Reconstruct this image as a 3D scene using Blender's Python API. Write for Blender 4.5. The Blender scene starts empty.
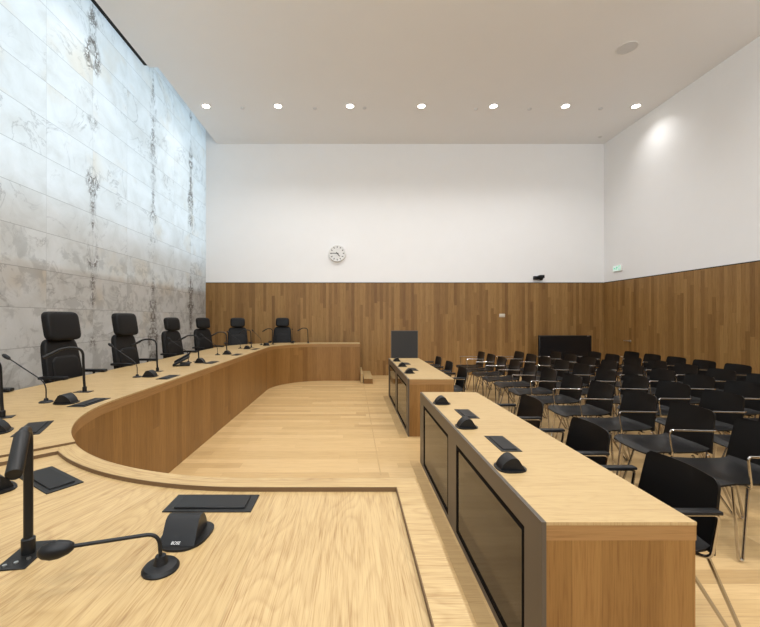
import bpy, bmesh, math, random
from mathutils import Vector, Matrix
random.seed(7)
PI = math.pi
C = bpy.context.scene.collection

# ------------------------------------------------------------------ object helpers
def link(name, bm, mat, parent=None, smooth=True, uv='box'):
    bmesh.ops.recalc_face_normals(bm, faces=bm.faces)
    if uv:
        lay = bm.loops.layers.uv.verify()
        if uv in ('box', 'flat'):
            for f in bm.faces:
                n = f.normal
                a = (abs(n.x), abs(n.y), abs(n.z))
                for l in f.loops:
                    c = l.vert.co
                    if a[2] >= a[0] and a[2] >= a[1]:
                        l[lay].uv = (c.y, c.x)
                    elif a[0] >= a[1]:
                        l[lay].uv = (c.y, c.z)
                    else:
                        l[lay].uv = (c.x, c.z)
    me = bpy.data.meshes.new(name)
    bm.to_mesh(me); bm.free()
    if smooth:
        for p in me.polygons: p.use_smooth = True
        try: me.set_sharp_from_angle(angle=math.radians(38))
        except Exception: pass
    me.materials.append(mat)
    o = bpy.data.objects.new(name, me); C.objects.link(o)
    if parent is not None: o.parent = parent
    return o

def tag(o, label=None, cat=None, group=None, kind=None):
    if label: o['label'] = label
    if cat: o['category'] = cat
    if group: o['group'] = group
    if kind: o['kind'] = kind
    return o

def empty(name, label, cat, loc=(0, 0, 0), rz=0.0, group=None):
    o = bpy.data.objects.new(name, None); C.objects.link(o)
    o.empty_display_size = 0.1
    o.location = loc; o.rotation_euler = (0, 0, rz)
    return tag(o, label, cat, group)

def struct(name, bm, mat, smooth=False, uv='box'):
    return tag(link(name, bm, mat, None, smooth, uv), kind='structure')

def copy_tree(o, parent=None):
    c = o.copy(); C.objects.link(c)
    if parent is not None: c.parent = parent
    for ch in [x for x in bpy.data.objects if x.parent == o]:
        copy_tree(ch, c)
    return c

def place(proto, first, label, loc, rz, group=None):
    o = proto if first else copy_tree(proto)
    o.location = loc; o.rotation_euler = (0, 0, rz)
    o['label'] = label
    if group: o['group'] = group
    return o

# ------------------------------------------------------------------ mesh helpers
def box(bm, x0, x1, y0, y1, z0, z1, bev=0.0, seg=2, M=None):
    vs = [bm.verts.new((x, y, z)) for x in (x0, x1) for y in (y0, y1) for z in (z0, z1)]
    idx = [(0, 1, 3, 2), (4, 6, 7, 5), (0, 4, 5, 1), (2, 3, 7, 6), (0, 2, 6, 4), (1, 5, 7, 3)]
    fs = [bm.faces.new([vs[i] for i in q]) for q in idx]
    if bev:
        es = list({e for f in fs for e in f.edges})
        r = bmesh.ops.bevel(bm, geom=es, offset=bev, segments=seg, affect='EDGES', profile=0.5)
        vs = list({v for f in r['faces'] for v in f.verts} | {v for v in vs if v.is_valid})
    if M is not None:
        for v in vs: v.co = M @ v.co
    return vs

def tube(bm, pts, r, seg=8, cap=True):
    pts = [Vector(p) for p in pts]
    rs = r if isinstance(r, (list, tuple)) else [r] * len(pts)
    t0 = (pts[1] - pts[0]).normalized()
    a = Vector((0, 0, 1)) if abs(t0.z) < .9 else Vector((1, 0, 0))
    n = t0.cross(a).normalized()
    rings = []
    for i, p in enumerate(pts):
        if i == 0: t = t0
        elif i == len(pts) - 1: t = (pts[i] - pts[i - 1]).normalized()
        else: t = ((pts[i + 1] - pts[i]).normalized() + (pts[i] - pts[i - 1]).normalized()).normalized()
        n = (n - t * n.dot(t)).normalized(); b = t.cross(n)
        rings.append([bm.verts.new(p + (n * math.cos(2 * PI * k / seg) + b * math.sin(2 * PI * k / seg)) * rs[i]) for k in range(seg)])
    for i in range(len(rings) - 1):
        for k in range(seg):
            bm.faces.new([rings[i][k], rings[i][(k + 1) % seg], rings[i + 1][(k + 1) % seg], rings[i + 1][k]])
    if cap:
        bm.faces.new(rings[0][::-1]); bm.faces.new(rings[-1])

def arc_pts(pts, rad, n=6):
    """polyline with rounded corners"""
    pts = [Vector(p) for p in pts]; out = [pts[0]]
    for i in range(1, len(pts) - 1):
        p, a, b = pts[i], pts[i - 1], pts[i + 1]
        d = min(rad, (a - p).length * .49, (b - p).length * .49)
        s = p + (a - p).normalized() * d; e = p + (b - p).normalized() * d
        for k in range(n + 1):
            t = k / n
            out.append(s * (1 - t) ** 2 + p * 2 * t * (1 - t) + e * t * t)
    out.append(pts[-1]); return out

def lathe(bm, prof, seg=24, M=None, hollow=False):
    rings = []
    for r, z in prof:
        if r < 1e-6: rings.append([bm.verts.new((0, 0, z))])
        else: rings.append([bm.verts.new((r * math.cos(2 * PI * k / seg), r * math.sin(2 * PI * k / seg), z)) for k in range(seg)])
    for a, b in zip(rings, rings[1:] + (rings[:1] if hollow else [])):
        for k in range(seg):
            k2 = (k + 1) % seg
            if len(a) == 1 and len(b) == 1: continue
            if len(a) == 1: bm.faces.new([a[0], b[k2], b[k]])
            elif len(b) == 1: bm.faces.new([a[k], a[k2], b[0]])
            else: bm.faces.new([a[k], a[k2], b[k2], b[k]])
    for ring in () if hollow else (rings[0], rings[-1]):
        if len(ring) > 1: bm.faces.new(ring)
    if M is not None:
        for ring in rings:
            for v in ring: v.co = M @ v.co

def prism(bm, poly, z0, z1, M=None):
    a = [bm.verts.new((x, y, z0)) for x, y in poly]
    b = [bm.verts.new((x, y, z1)) for x, y in poly]
    n = len(poly)
    bm.faces.new(a[::-1]); bm.faces.new(b)
    for i in range(n): bm.faces.new([a[i], a[(i + 1) % n], b[(i + 1) % n], b[i]])
    if M is not None:
        for v in a + b: v.co = M @ v.co

def shell(bm, f, nu, nv, thick, nrm):
    """closed sheet: f(u,v) -> point, thickness along nrm(u,v)"""
    A = [[bm.verts.new(f(i / nu, j / nv)) for j in range(nv + 1)] for i in range(nu + 1)]
    B = [[bm.verts.new(Vector(f(i / nu, j / nv)) - Vector(nrm(i / nu, j / nv)) * thick) for j in range(nv + 1)] for i in range(nu + 1)]
    for i in range(nu):
        for j in range(nv):
            bm.faces.new([A[i][j], A[i + 1][j], A[i + 1][j + 1], A[i][j + 1]])
            bm.faces.new([B[i][j], B[i][j + 1], B[i + 1][j + 1], B[i + 1][j]])
    for i in range(nu):
        bm.faces.new([A[i][0], B[i][0], B[i + 1][0], A[i + 1][0]])
        bm.faces.new([A[i][nv], A[i + 1][nv], B[i + 1][nv], B[i][nv]])
    for j in range(nv):
        bm.faces.new([A[0][j], A[0][j + 1], B[0][j + 1], B[0][j]])
        bm.faces.new([A[nu][j], B[nu][j], B[nu][j + 1], A[nu][j + 1]])

def superbox(bm, cx, cy, cz, sx, sy, sz, p=4.0, nu=20, nv=12, fn=None):
    """rounded cushion (superellipsoid)"""
    def sg(c, e): return math.copysign(abs(c) ** e, c)
    e = 2.0 / p
    rings = []
    for j in range(nv + 1):
        ph = -PI / 2 + PI * j / nv
        ring = []
        for i in range(nu):
            th = 2 * PI * i / nu
            x = sx * sg(math.cos(ph), e) * sg(math.cos(th), e)
            y = sy * sg(math.cos(ph), e) * sg(math.sin(th), e)
            z = sz * sg(math.sin(ph), e)
            q = Vector((x + cx, y + cy, z + cz))
            if fn: q = fn(q)
            ring.append(q)
        rings.append(ring)
    R = []
    for j, ring in enumerate(rings):
        if j in (0, nv): R.append([bm.verts.new(ring[0])])
        else: R.append([bm.verts.new(q) for q in ring])
    for a, b in zip(R, R[1:]):
        for k in range(nu):
            k2 = (k + 1) % nu
            if len(a) == 1: bm.faces.new([a[0], b[k2], b[k]])
            elif len(b) == 1: bm.faces.new([a[k], a[k2], b[0]])
            else: bm.faces.new([a[k], a[k2], b[k2], b[k]])

# ------------------------------------------------------------------ materials
def new_mat(name):
    m = bpy.data.materials.new(name); m.use_nodes = True
    nt = m.node_tree; nt.nodes.clear()
    out = nt.nodes.new('ShaderNodeOutputMaterial')
    return m, nt, out

def N(nt, t, **kw):
    n = nt.nodes.new(t)
    for k, v in kw.items(): setattr(n, k, v)
    return n

def val(nt, x, y=None, op='ADD', z=None, clamp=False):
    n = N(nt, 'ShaderNodeMath', operation=op, use_clamp=clamp)
    for i, q in enumerate((x, y, z)):
        if q is None: continue
        if isinstance(q, (int, float)): n.inputs[i].default_value = q
        else: nt.links.new(q, n.inputs[i])
    return n.outputs[0]

def comb(nt, *xs):
    n = N(nt, 'ShaderNodeCombineXYZ')
    for i, q in enumerate(xs):
        if isinstance(q, (int, float)): n.inputs[i].default_value = q
        else: nt.links.new(q, n.inputs[i])
    return n.outputs[0]

def ramp(nt, fac, stops, interp='LINEAR'):
    n = N(nt, 'ShaderNodeValToRGB'); n.color_ramp.interpolation = interp
    e = n.color_ramp.elements
    while len(e) < len(stops): e.new(0.5)
    for i, (p, c) in enumerate(stops):
        e[i].position = p
        e[i].color = (c, c, c, 1) if isinstance(c, (int, float)) else (*c, 1)
    nt.links.new(fac, n.inputs[0]); return n.outputs[0]

def noise(nt, vec, scale, detail=3, rough=.5, dist=0.0):
    n = N(nt, 'ShaderNodeTexNoise')
    n.inputs['Scale'].default_value = scale; n.inputs['Detail'].default_value = detail
    n.inputs['Roughness'].default_value = rough; n.inputs['Distortion'].default_value = dist
    nt.links.new(vec, n.inputs['Vector']); return n.outputs['Fac']

def mix(nt, fac, a, b, mode='MIX'):
    n = N(nt, 'ShaderNodeMix', data_type='RGBA', blend_type=mode)
    for i, q in ((0, fac), (6, a), (7, b)):
        if isinstance(q, (int, float)): n.inputs[i].default_value = q
        elif isinstance(q, tuple): n.inputs[i].default_value = (*q, 1)
        else: nt.links.new(q, n.inputs[i])
    return n.outputs[2]

def lin(*c):
    return tuple((x / 255 / 12.92) if x / 255 <= .04045 else ((x / 255 + .055) / 1.055) ** 2.4 for x in c)

def plain(name, col, rough=.5, metal=0.0, spec=.5, coat=0.0, var=0.0, vscale=20, emit=None, es=0):
    m, nt, out = new_mat(name)
    b = N(nt, 'ShaderNodeBsdfPrincipled')
    b.inputs['Base Color'].default_value = (*col, 1)
    b.inputs['Roughness'].default_value = rough; b.inputs['Metallic'].default_value = metal
    b.inputs['Specular IOR Level'].default_value = spec
    b.inputs['Coat Weight'].default_value = coat
    if emit:
        b.inputs['Emission Color'].default_value = (*emit, 1); b.inputs['Emission Strength'].default_value = es
    if var:
        tc = N(nt, 'ShaderNodeTexCoord')
        f = noise(nt, tc.outputs['Object'], vscale, 4)
        c = mix(nt, f, tuple(x * (1 - var) for x in col), tuple(min(1, x * (1 + var)) for x in col))
        nt.links.new(c, b.inputs['Base Color'])
    nt.links.new(b.outputs[0], out.inputs[0]); return m

def wood(name, cols, w, L, gap=.5, gapw=.012, rough=.45, grain=.22, cath=0.0, spec=.4, endgap=True, gs=1.0):
    m, nt, out = new_mat(name)
    uv = N(nt, 'ShaderNodeUVMap'); sp = N(nt, 'ShaderNodeSeparateXYZ')
    nt.links.new(uv.outputs[0], sp.inputs[0]); u, v = sp.outputs[0], sp.outputs[1]
    ui = val(nt, u, w, 'DIVIDE'); i = val(nt, ui, op='FLOOR')
    w1 = N(nt, 'ShaderNodeTexWhiteNoise', noise_dimensions='1D'); nt.links.new(i, w1.inputs['W'])
    vj = val(nt, val(nt, v, L, 'DIVIDE'), val(nt, w1.outputs[0], 7.31, 'MULTIPLY'))
    j = val(nt, vj, op='FLOOR')
    w2 = N(nt, 'ShaderNodeTexWhiteNoise', noise_dimensions='2D'); nt.links.new(comb(nt, i, j, 0.0), w2.inputs['Vector'])
    r = w2.outputs[0]
    n = len(cols)
    base = ramp(nt, r, [(k / (n - 1), c) for k, c in enumerate(cols)])
    g1 = noise(nt, comb(nt, u, val(nt, v, .045, 'MULTIPLY'), val(nt, r, 37.0, 'MULTIPLY')), 45 * gs, 4, .6)
    g2 = noise(nt, comb(nt, u, val(nt, v, .025, 'MULTIPLY'), val(nt, r, 91.0, 'MULTIPLY')), 230 * gs, 3, .6)
    gg = val(nt, val(nt, g1, .40, 'MULTIPLY'), val(nt, g2, .60, 'MULTIPLY'))
    g_ = lambda q: (1 - q, 1 - 1.25 * q, 1 - 1.5 * q)
    k = ramp(nt, gg, [(.32, g_(grain * 1.3)), (.5, g_(grain * .3)), (.66, (1, 1, 1))])
    col = mix(nt, 1.0, base, k, 'MULTIPLY')
    if cath:
        q = noise(nt, comb(nt, val(nt, u, 3.2, 'MULTIPLY'), val(nt, v, .55, 'MULTIPLY'), val(nt, r, 53.0, 'MULTIPLY')), 1.6, 2, .45)
        fr = val(nt, val(nt, q, 26.0, 'MULTIPLY'), op='FRACT')
        k2 = ramp(nt, fr, [(0, g_(cath)), (.25, g_(.25 * cath)), (.8, (1, 1, 1)), (1.0, g_(cath))])
        col = mix(nt, 1.0, col, k2, 'MULTIPLY')
    if gap:
        fu = val(nt, ui, op='FRACT')
        ed = val(nt, fu, val(nt, 1.0, fu, 'SUBTRACT'), 'MINIMUM')
        m1 = val(nt, val(nt, ed, w, 'MULTIPLY'), gapw * .1, 'LESS_THAN')
        if endgap:
            fv = val(nt, vj, op='FRACT')
            ev = val(nt, fv, val(nt, 1.0, fv, 'SUBTRACT'), 'MINIMUM')
            m2 = val(nt, val(nt, ev, L, 'MULTIPLY'), gapw * .1, 'LESS_THAN')
            m1 = val(nt, m1, m2, 'MAXIMUM')
        col = mix(nt, val(nt, m1, gap, 'MULTIPLY'), col, tuple(c * .25 for c in cols[0]))
    b = N(nt, 'ShaderNodeBsdfPrincipled')
    nt.links.new(col, b.inputs['Base Color'])
    b.inputs['Roughness'].default_value = rough; b.inputs['Specular IOR Level'].default_value = spec
    nt.links.new(b.outputs[0], out.inputs[0]); return m

# light oak for tops and floor, browner oak for upright boards
M_FLOOR = wood('oak_floor', [(.45, .295, .130), (.50, .335, .150), (.54, .365, .168), (.58, .40, .192)], .12, 1.6, gap=.30, gapw=.012, rough=.38, grain=.2)
M_TOP = wood('oak_top', [(.46, .325, .150), (.50, .36, .175), (.48, .34, .162)], .42, 9.0, gap=.25, gapw=.010, rough=.42, grain=.36, cath=.13, endgap=False, gs=1.7)
M_DESKTOP = wood('oak_desk_top', [(.44, .308, .145), (.48, .342, .165), (.46, .325, .155)], .36, 9.0, gap=.12, gapw=.008, rough=.4, grain=.22, cath=.05, endgap=False, gs=1.3)
M_STRIP = wood('oak_floor_strip', [(.45, .30, .135), (.49, .33, .15)], .5, 1.3, gap=0, rough=.4, grain=.25)
M_WALL = wood('oak_wall_boards', [(.20, .100, .027), (.27, .145, .043), (.31, .172, .053), (.35, .20, .066), (.225, .115, .032)], .075, 1.55, gap=.45, gapw=.014, rough=.5, grain=.32)
M_FRONT = wood('oak_front_boards', [(.215, .105, .028), (.26, .132, .037), (.295, .153, .045), (.235, .117, .032)], .115, 4.0, gap=.3, gapw=.010, rough=.42, grain=.30, endgap=False)
M_BAND = wood('oak_edge_band', [(.30, .162, .058), (.33, .182, .068)], .5, 6.0, gap=0, rough=.42, grain=.24)
M_SHADE = wood('oak_step_shade', [(.13, .075, .032), (.15, .085, .036)], .5, 6.0, gap=0, rough=.6, grain=.24)  # dark brown that paints in the shadow at the rim step and seam
M_WHITE = plain('white_plaster', (.86, .855, .85), .85, var=.015, vscale=3)
M_CEIL = plain('ceiling_plaster', (.86, .855, .85), .9, var=.015, vscale=2)
M_BLACK = plain('black_plastic', (.007, .007, .0075), .42, spec=.28, var=.2)
M_SHELL = plain('black_shell', (.0055, .005, .0048), .36, spec=.24, var=.15)
M_LEATHER = plain('black_leather', (.0065, .006, .006), .5, spec=.22, var=.3, vscale=60)
M_CHROME = plain('chrome', (.50, .48, .46), .16, 1.0)
M_DKMETAL = plain('dark_metal', (.018, .0175, .017), .38, .5, spec=.35)
M_BRONZE = plain('bronze_grey_metal', (.105, .088, .070), .40, .4)
M_GLASS = plain('smoked_glass', (.026, .017, .009), .07, spec=.32)
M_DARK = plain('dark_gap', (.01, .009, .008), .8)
M_GREYP = plain('charcoal_board', (.042, .040, .038), .7, spec=.25)
M_LIGHTP = plain('light_plastic', (.62, .55, .44), .5)
M_GREYC = plain('grey_grille', (.66, .655, .65), .7)
M_LOGO = plain('logo_white', (.75, .74, .72), .4)
M_LENS = plain('lamp_lens', (.9, .9, .9), .4, emit=(1, .93, .82), es=14)
M_CLOCK = plain('clock_white', (.78, .77, .75), .4)
M_STEEL = plain('brushed_steel', (.55, .54, .52), .3, 1.0)
M_GREEN = plain('sign_green', (.02, .45, .22), .5, emit=(.10, .8, .5), es=.35)
M_SIGNW = plain('sign_white', (.7, .8, .76), .5, emit=(.72, 1, .88), es=.35)

def onyx_mat():
    m, nt, out = new_mat('onyx_stone')
    g = N(nt, 'ShaderNodeNewGeometry'); sp = N(nt, 'ShaderNodeSeparateXYZ')
    nt.links.new(g.outputs['Position'], sp.inputs[0]); y, z = sp.outputs[1], sp.outputs[2]
    TW, TH = .866, .475
    ty = val(nt, val(nt, y, -4.82 + TW * 20), TW, 'DIVIDE'); tz = val(nt, val(nt, z, -2.58 + TH * 20), TH, 'DIVIDE')
    iy, iz = val(nt, ty, op='FLOOR'), val(nt, tz, op='FLOOR')
    wn = N(nt, 'ShaderNodeTexWhiteNoise', noise_dimensions='2D'); nt.links.new(comb(nt, iy, iz, 0.0), wn.inputs['Vector'])
    r = wn.outputs[0]
    # bookmatched coordinate: mirrors every other column
    half = val(nt, val(nt, ty, .5, 'MULTIPLY'), op='FRACT')
    mir = val(nt, val(nt, half, .5, 'SUBTRACT'), op='ABSOLUTE')         # 0 at odd joints .. .5
    colid = val(nt, val(nt, ty, .5, 'MULTIPLY'), op='FLOOR')
    P = comb(nt, val(nt, val(nt, mir, 2.2, 'MULTIPLY'), val(nt, half, .35, 'MULTIPLY')), z, val(nt, colid, 11.7, 'MULTIPLY'))
    P2 = comb(nt, y, z, val(nt, r, 40, 'MULTIPLY'))
    cloud = noise(nt, P2, 2.2, 5, .6, .6)
    base = ramp(nt, cloud, [(.28, (.68, .66, .62)), (.48, (.77, .76, .73)), (.68, (.84, .83, .81))])
    # amber patches
    amb = ramp(nt, noise(nt, P2, 1.1, 3, .55, .3), [(.56, 0.0), (.72, .55)])
    base = mix(nt, amb, base, (.70, .60, .46))
    # grey blotches with crisp islands
    bl = ramp(nt, noise(nt, P2, 5.0, 5, .6, .5), [(.50, 0.0), (.58, .34)])
    low = ramp(nt, val(nt, z, 10.0, 'DIVIDE'), [(.24, 1.0), (.262, .0)])  # keeps the grey blotches to the lowest courses
    base = mix(nt, val(nt, bl, low, 'MULTIPLY'), base, (.33, .32, .295))
    # brown-black veins that follow the bookmatched joints
    band = noise(nt, comb(nt, 0.0, val(nt, z, .9, 'MULTIPLY'), val(nt, colid, 5.3, 'MULTIPLY')), 1.3, 3, .6)
    near = val(nt, mir, val(nt, val(nt, band, .5, 'SUBTRACT'), .45, 'MULTIPLY'), 'ADD')
    nf = ramp(nt, val(nt, near, op='ABSOLUTE'), [(.0, 1.0), (.03, .9), (.075, 0.0)])
    vn = noise(nt, P, 9.0, 5, .7, .6)
    ln = val(nt, val(nt, vn, .5, 'SUBTRACT'), op='ABSOLUTE')
    v1 = ramp(nt, ln, [(.0, 1.0), (.035, .9), (.075, 0.0)])
    msk = ramp(nt, noise(nt, P, 1.9, 3, .6), [(.43, 0.0), (.55, 1.0)])
    vein = val(nt, val(nt, v1, nf, 'MULTIPLY'), msk, 'MULTIPLY')
    # thin wandering veins
    v2n = noise(nt, P2, 1.5, 6, .6, 1.2)
    v2 = ramp(nt, val(nt, val(nt, v2n, .5, 'SUBTRACT'), op='ABSOLUTE'), [(.0, .38), (.010, .15), (.026, 0.0)])
    v2 = val(nt, v2, ramp(nt, noise(nt, P2, .9, 2), [(.48, 0.0), (.6, 1.0)]), 'MULTIPLY')
    vein = val(nt, vein, v2, 'MAXIMUM')
    col = mix(nt, val(nt, vein, .92, 'MULTIPLY'), base, (.085, .058, .036))
    fy, fz = val(nt, ty, op='FRACT'), val(nt, tz, op='FRACT')
    ey = val(nt, val(nt, fy, val(nt, 1, fy, 'SUBTRACT'), 'MINIMUM'), TW, 'MULTIPLY')
    ez = val(nt, val(nt, fz, val(nt, 1, fz, 'SUBTRACT'), 'MINIMUM'), TH, 'MULTIPLY')
    jm = val(nt, val(nt, val(nt, ey, .003, 'LESS_THAN'), .22, 'MULTIPLY'), val(nt, val(nt, ez, .004, 'LESS_THAN'), .40, 'MULTIPLY'), 'MAXIMUM')
    col = mix(nt, jm, col, (.16, .14, .12))
    d = N(nt, 'ShaderNodeBsdfPrincipled'); d.inputs['Roughness'].default_value = .35; d.inputs['Specular IOR Level'].default_value = .3
    nt.links.new(col, d.inputs['Base Color'])
    t = N(nt, 'ShaderNodeBsdfTranslucent'); nt.links.new(col, t.inputs['Color'])
    mx = N(nt, 'ShaderNodeMixShader'); mx.inputs[0].default_value = .5
    nt.links.new(d.outputs[0], mx.inputs[1]); nt.links.new(t.outputs[0], mx.inputs[2])
    nt.links.new(mx.outputs[0], out.inputs[0]); return m
M_ONYX = onyx_mat()

# ------------------------------------------------------------------ room
XL, XR, YB, YF, H = -3.85, 6.676, 10.1, -3.2, 6.12
WZ = 2.433
PLAT = .20
bm = bmesh.new(); box(bm, XL - .6, XR + .2, YF - .2, YB + .2, -.12, 0); struct('floor', bm, M_FLOOR)
bm = bmesh.new(); box(bm, -3.56, XR + .2, YF - .2, YB + .2, H, H + .3); struct('ceiling', bm, M_CEIL)
bm = bmesh.new(); box(bm, XL - .6, -3.56, YF - .2, YB + .2, 6.62, 6.75); struct('ceiling', bm, M_CEIL)
bm = bmesh.new(); box(bm, -3.735, -3.56, YF, 7.05, H + .012, H + .4); struct('trim_1', bm, M_CEIL)
bm = bmesh.new(); box(bm, -3.812, -3.737, YF, 7.02, H + .03, H + .2); struct('trim_2', bm, M_DARK)
bm = bmesh.new(); box(bm, XL - .6, XR + .2, YB, YB + .2, 0, 6.65); struct('wall_back', bm, M_WHITE)
bm = bmesh.new(); box(bm, XR, XR + .2, YF, YB, 0, H + .1); struct('wall_right', bm, M_WHITE)
bm = bmesh.new()
WX0, WX1, WZ0, WZ1 = -2.6, 5.6, 2.8, 5.7  # made-up opening and frame behind the camera, added for soft fill
box(bm, XL - .6, WX0, YF - .2, YF, 0, 6.65); box(bm, WX1, XR + .2, YF - .2, YF, 0, 6.65)
box(bm, WX0, WX1, YF - .2, YF, 0, WZ0); box(bm, WX0, WX1, YF - .2, YF, WZ1, 6.65); struct('wall_front', bm, M_WHITE)
bm = bmesh.new()
for k in range(5):
    x = WX0 + (WX1 - WX0) * k / 4; box(bm, x - .03, x + .03, YF - .16, YF - .08, WZ0, WZ1)
box(bm, WX0, WX1, YF - .16, YF - .08, WZ0, WZ0 + .06); box(bm, WX0, WX1, YF - .16, YF - .08, WZ1 - .06, WZ1)
struct('added_window_1', bm, M_BRONZE)
l = bpy.data.lights.new('added_fill_light', 'AREA'); l.shape = 'RECTANGLE'; l.size = WX1 - WX0; l.size_y = WZ1 - WZ0
l.energy = 390; l.color = (.90, .96, 1.0)  # added fill light for the room, no known window here
o = bpy.data.objects.new('added_fill_light', l); C.objects.link(o); o.location = ((WX0 + WX1) / 2, YF - .06, (WZ0 + WZ1) / 2); o.rotation_euler = (PI / 2, 0, 0); o['kind'] = 'helper'
bm = bmesh.new(); box(bm, XL - .6, XL - .5, YF, YB, 0, 6.65); struct('wall_left', bm, M_WHITE)
# stone facing of the left wall: front, top and edge faces with an open back, lamps in the cavity behind it
bm = bmesh.new()
ys = [4.82 + .866 * k for k in range(-9, 7)]; ys = [YF] + [q for q in ys if YF < q < YB] + [YB]
vs = [(bm.verts.new((XL, q, 0)), bm.verts.new((XL, q, 6.55))) for q in ys]
for a, b in zip(vs, vs[1:]): bm.faces.new([a[0], b[0], b[1], a[1]])
o = struct('wall_left', bm, M_ONYX)
# wainscots, 25 mm proud with a dark shadow line on top
bm = bmesh.new(); box(bm, XL + .005, XR - .025, YB - .025, YB, 0, WZ); struct('trim_3', bm, M_WALL)
bm = bmesh.new(); box(bm, XR - .025, XR, YF, YB, 0, WZ); struct('trim_4', bm, M_WALL)
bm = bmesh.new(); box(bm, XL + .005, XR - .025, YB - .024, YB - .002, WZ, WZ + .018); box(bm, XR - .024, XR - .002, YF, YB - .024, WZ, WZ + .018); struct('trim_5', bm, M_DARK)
bm = bmesh.new(); box(bm, XL + .005, XR - .03, YF, YF + .025, 0, WZ); struct('trim_6', bm, M_WALL)
# door in the right wall
bm = bmesh.new(); box(bm, XR - .029, XR - .025, 9.02, 9.92, .005, 2.12)
door = struct('door_1', bm, M_WALL)
bm = bmesh.new(); tube(bm, arc_pts([(XR - .027, 9.10, .965), (XR - .085, 9.10, .965), (XR - .085, 9.25, .965)], .02), .011, 10)
lathe(bm, [(0, 0), (.027, 0), (.027, .009), (0, .009)], 20, Matrix.Translation((XR - .029, 9.10, .965)) @ Matrix.Rotation(-PI / 2, 4, 'Y'))
h = link('door_handle', bm, M_STEEL, door); h['label'] = 'steel lever door handle'
# flush floor strips either side of the aisle
bm = bmesh.new(); box(bm, .275, .287, 1.6, YB - .03, -.01, .0015); struct('trim_7', bm, M_STRIP)
bm = bmesh.new(); box(bm, .615, .70, 1.40, 4.02, -.01, .003); box(bm, .615, .70, 4.82, 7.40, -.01, .003); struct('trim_8', bm, M_STRIP)

# ------------------------------------------------------------------ the bench, in (s, r) coordinates: along the inner edge and outward from it
def arc(cx, cy, r, a0, a1, n):
    return [(Vector((cx + r * math.cos(a0 + (a1 - a0) * k / n), cy + r * math.sin(a0 + (a1 - a0) * k / n))),
             Vector((math.cos(a0 + (a1 - a0) * k / n), math.sin(a0 + (a1 - a0) * k / n)))) for k in range(n + 1)]
XI = -1.768
RF, RN = 1.2, 1.39
far = [(Vector((.204, 9.2)), Vector((0, 1))), (Vector((-.2, 9.2)), Vector((0, 1)))] + arc(XI + RF, 9.2 - RF, RF, PI / 2, PI, 28)
cN = Vector((XI + RN, 1.475 + RN))
far += [(Vector((XI, yy)), Vector((-1, 0))) for yy in (7.3, 6.6, 5.9, 5.2, 4.5, 3.8, 3.2)]
far += arc(cN.x, cN.y, RN, PI, PI * 1.25, 22)
near = arc(cN.x, cN.y, RN, PI * 1.25, PI * 1.5, 22) + [(Vector((-.1, 1.475)), Vector((0, -1))), (Vector((.244, 1.475)), Vector((0, -1)))]
def slen(path):
    s = [0.0]
    for (a, _), (b, _) in zip(path, path[1:]): s.append(s[-1] + (b - a).length)
    return s
sF = slen(far); sN = [sF[-1] + q for q in slen(near)]
def wfar(i):
    p = far[i][0]
    if p.y >= 9.2 - 1e-4: return .50
    if p.y > 9.2 - RF and p.x < 0:
        t = (math.atan2(p.y - (9.2 - RF), p.x - (XI + RF)) - PI / 2) / (PI / 2)
        t = t * t * (3 - 2 * t)
        return .50 + (1.07 - .50) * t
    return 1.07

def ribbon(path, ss, r0, r1, z0, z1, M, name, parent, nr=4, uvmode='sr', ustretch=None):
    """solid that follows the path from offset r0(i) to r1(i) between two heights, with (s, r) texture coordinates"""
    bm = bmesh.new(); lay = bm.loops.layers.uv.verify()
    data = {}
    G = []
    for i, (p, n) in enumerate(path):
        a, b = r0(i), r1(i); col = []
        for zz in (z0, z1):
            row = []
            for k in range(nr + 1):
                r = a + (b - a) * k / nr; q = p + n * r
                v = bm.verts.new((q.x, q.y, zz)); data[v] = (ss[i], r, zz); row.append(v)
            col.append(row)
        G.append(col)
    hor, ver = [], []
    for A, B in zip(G, G[1:]):
        for k in range(nr):
            hor.append(bm.faces.new([A[1][k], A[1][k + 1], B[1][k + 1], B[1][k]]))
            hor.append(bm.faces.new([A[0][k], B[0][k], B[0][k + 1], A[0][k + 1]]))
        ver.append(bm.faces.new([A[0][0], A[1][0], B[1][0], B[0][0]]))
        ver.append(bm.faces.new([A[0][nr], B[0][nr], B[1][nr], A[1][nr]]))
    ends = []
    for E in (G[0], G[-1]):
        for k in range(nr): ends.append(bm.faces.new([E[0][k], E[0][k + 1], E[1][k + 1], E[1][k]]))
    for f in hor:
        for l in f.loops:
            s, r, zz = data[l.vert]; l[lay].uv = (s, r) if uvmode == 'sr' else (r, s)
    for f in ver:
        for l in f.loops:
            s, r, zz = data[l.vert]; l[lay].uv = (s, zz) if uvmode != 'band' else (zz, s)
    for f in ends:
        for l in f.loops:
            s, r, zz = data[l.vert]; l[lay].uv = (r, zz)
    return link(name, bm, M, parent, True, None)

ZT = .895
bench = empty('judges_bench', 'long curved oak bench with brown boarded front running along the stone wall', 'bench', (0, 0, 0))
ribbon(far, sF, lambda i: .0, lambda i: wfar(i), ZT - .012, ZT, M_TOP, 'worktop', bench)
ribbon(far, sF, lambda i: .002, lambda i: .06, ZT - .075, ZT - .012, M_BAND, 'edge_band', bench, 1, 'band')
ribbon(far, sF, lambda i: .06, lambda i: wfar(i) - .004, ZT - .04, ZT - .012, M_BAND, 'underside', bench, 1, 'band')
ribbon(far, sF, lambda i: .004, lambda i: .045, .0, ZT - .075, M_FRONT, 'front_panel', bench, 1)
bm = bmesh.new(); box(bm, .165, .204, 9.245, 9.70, PLAT, ZT - .04); link('end_panel', bm, M_FRONT, bench)
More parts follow.
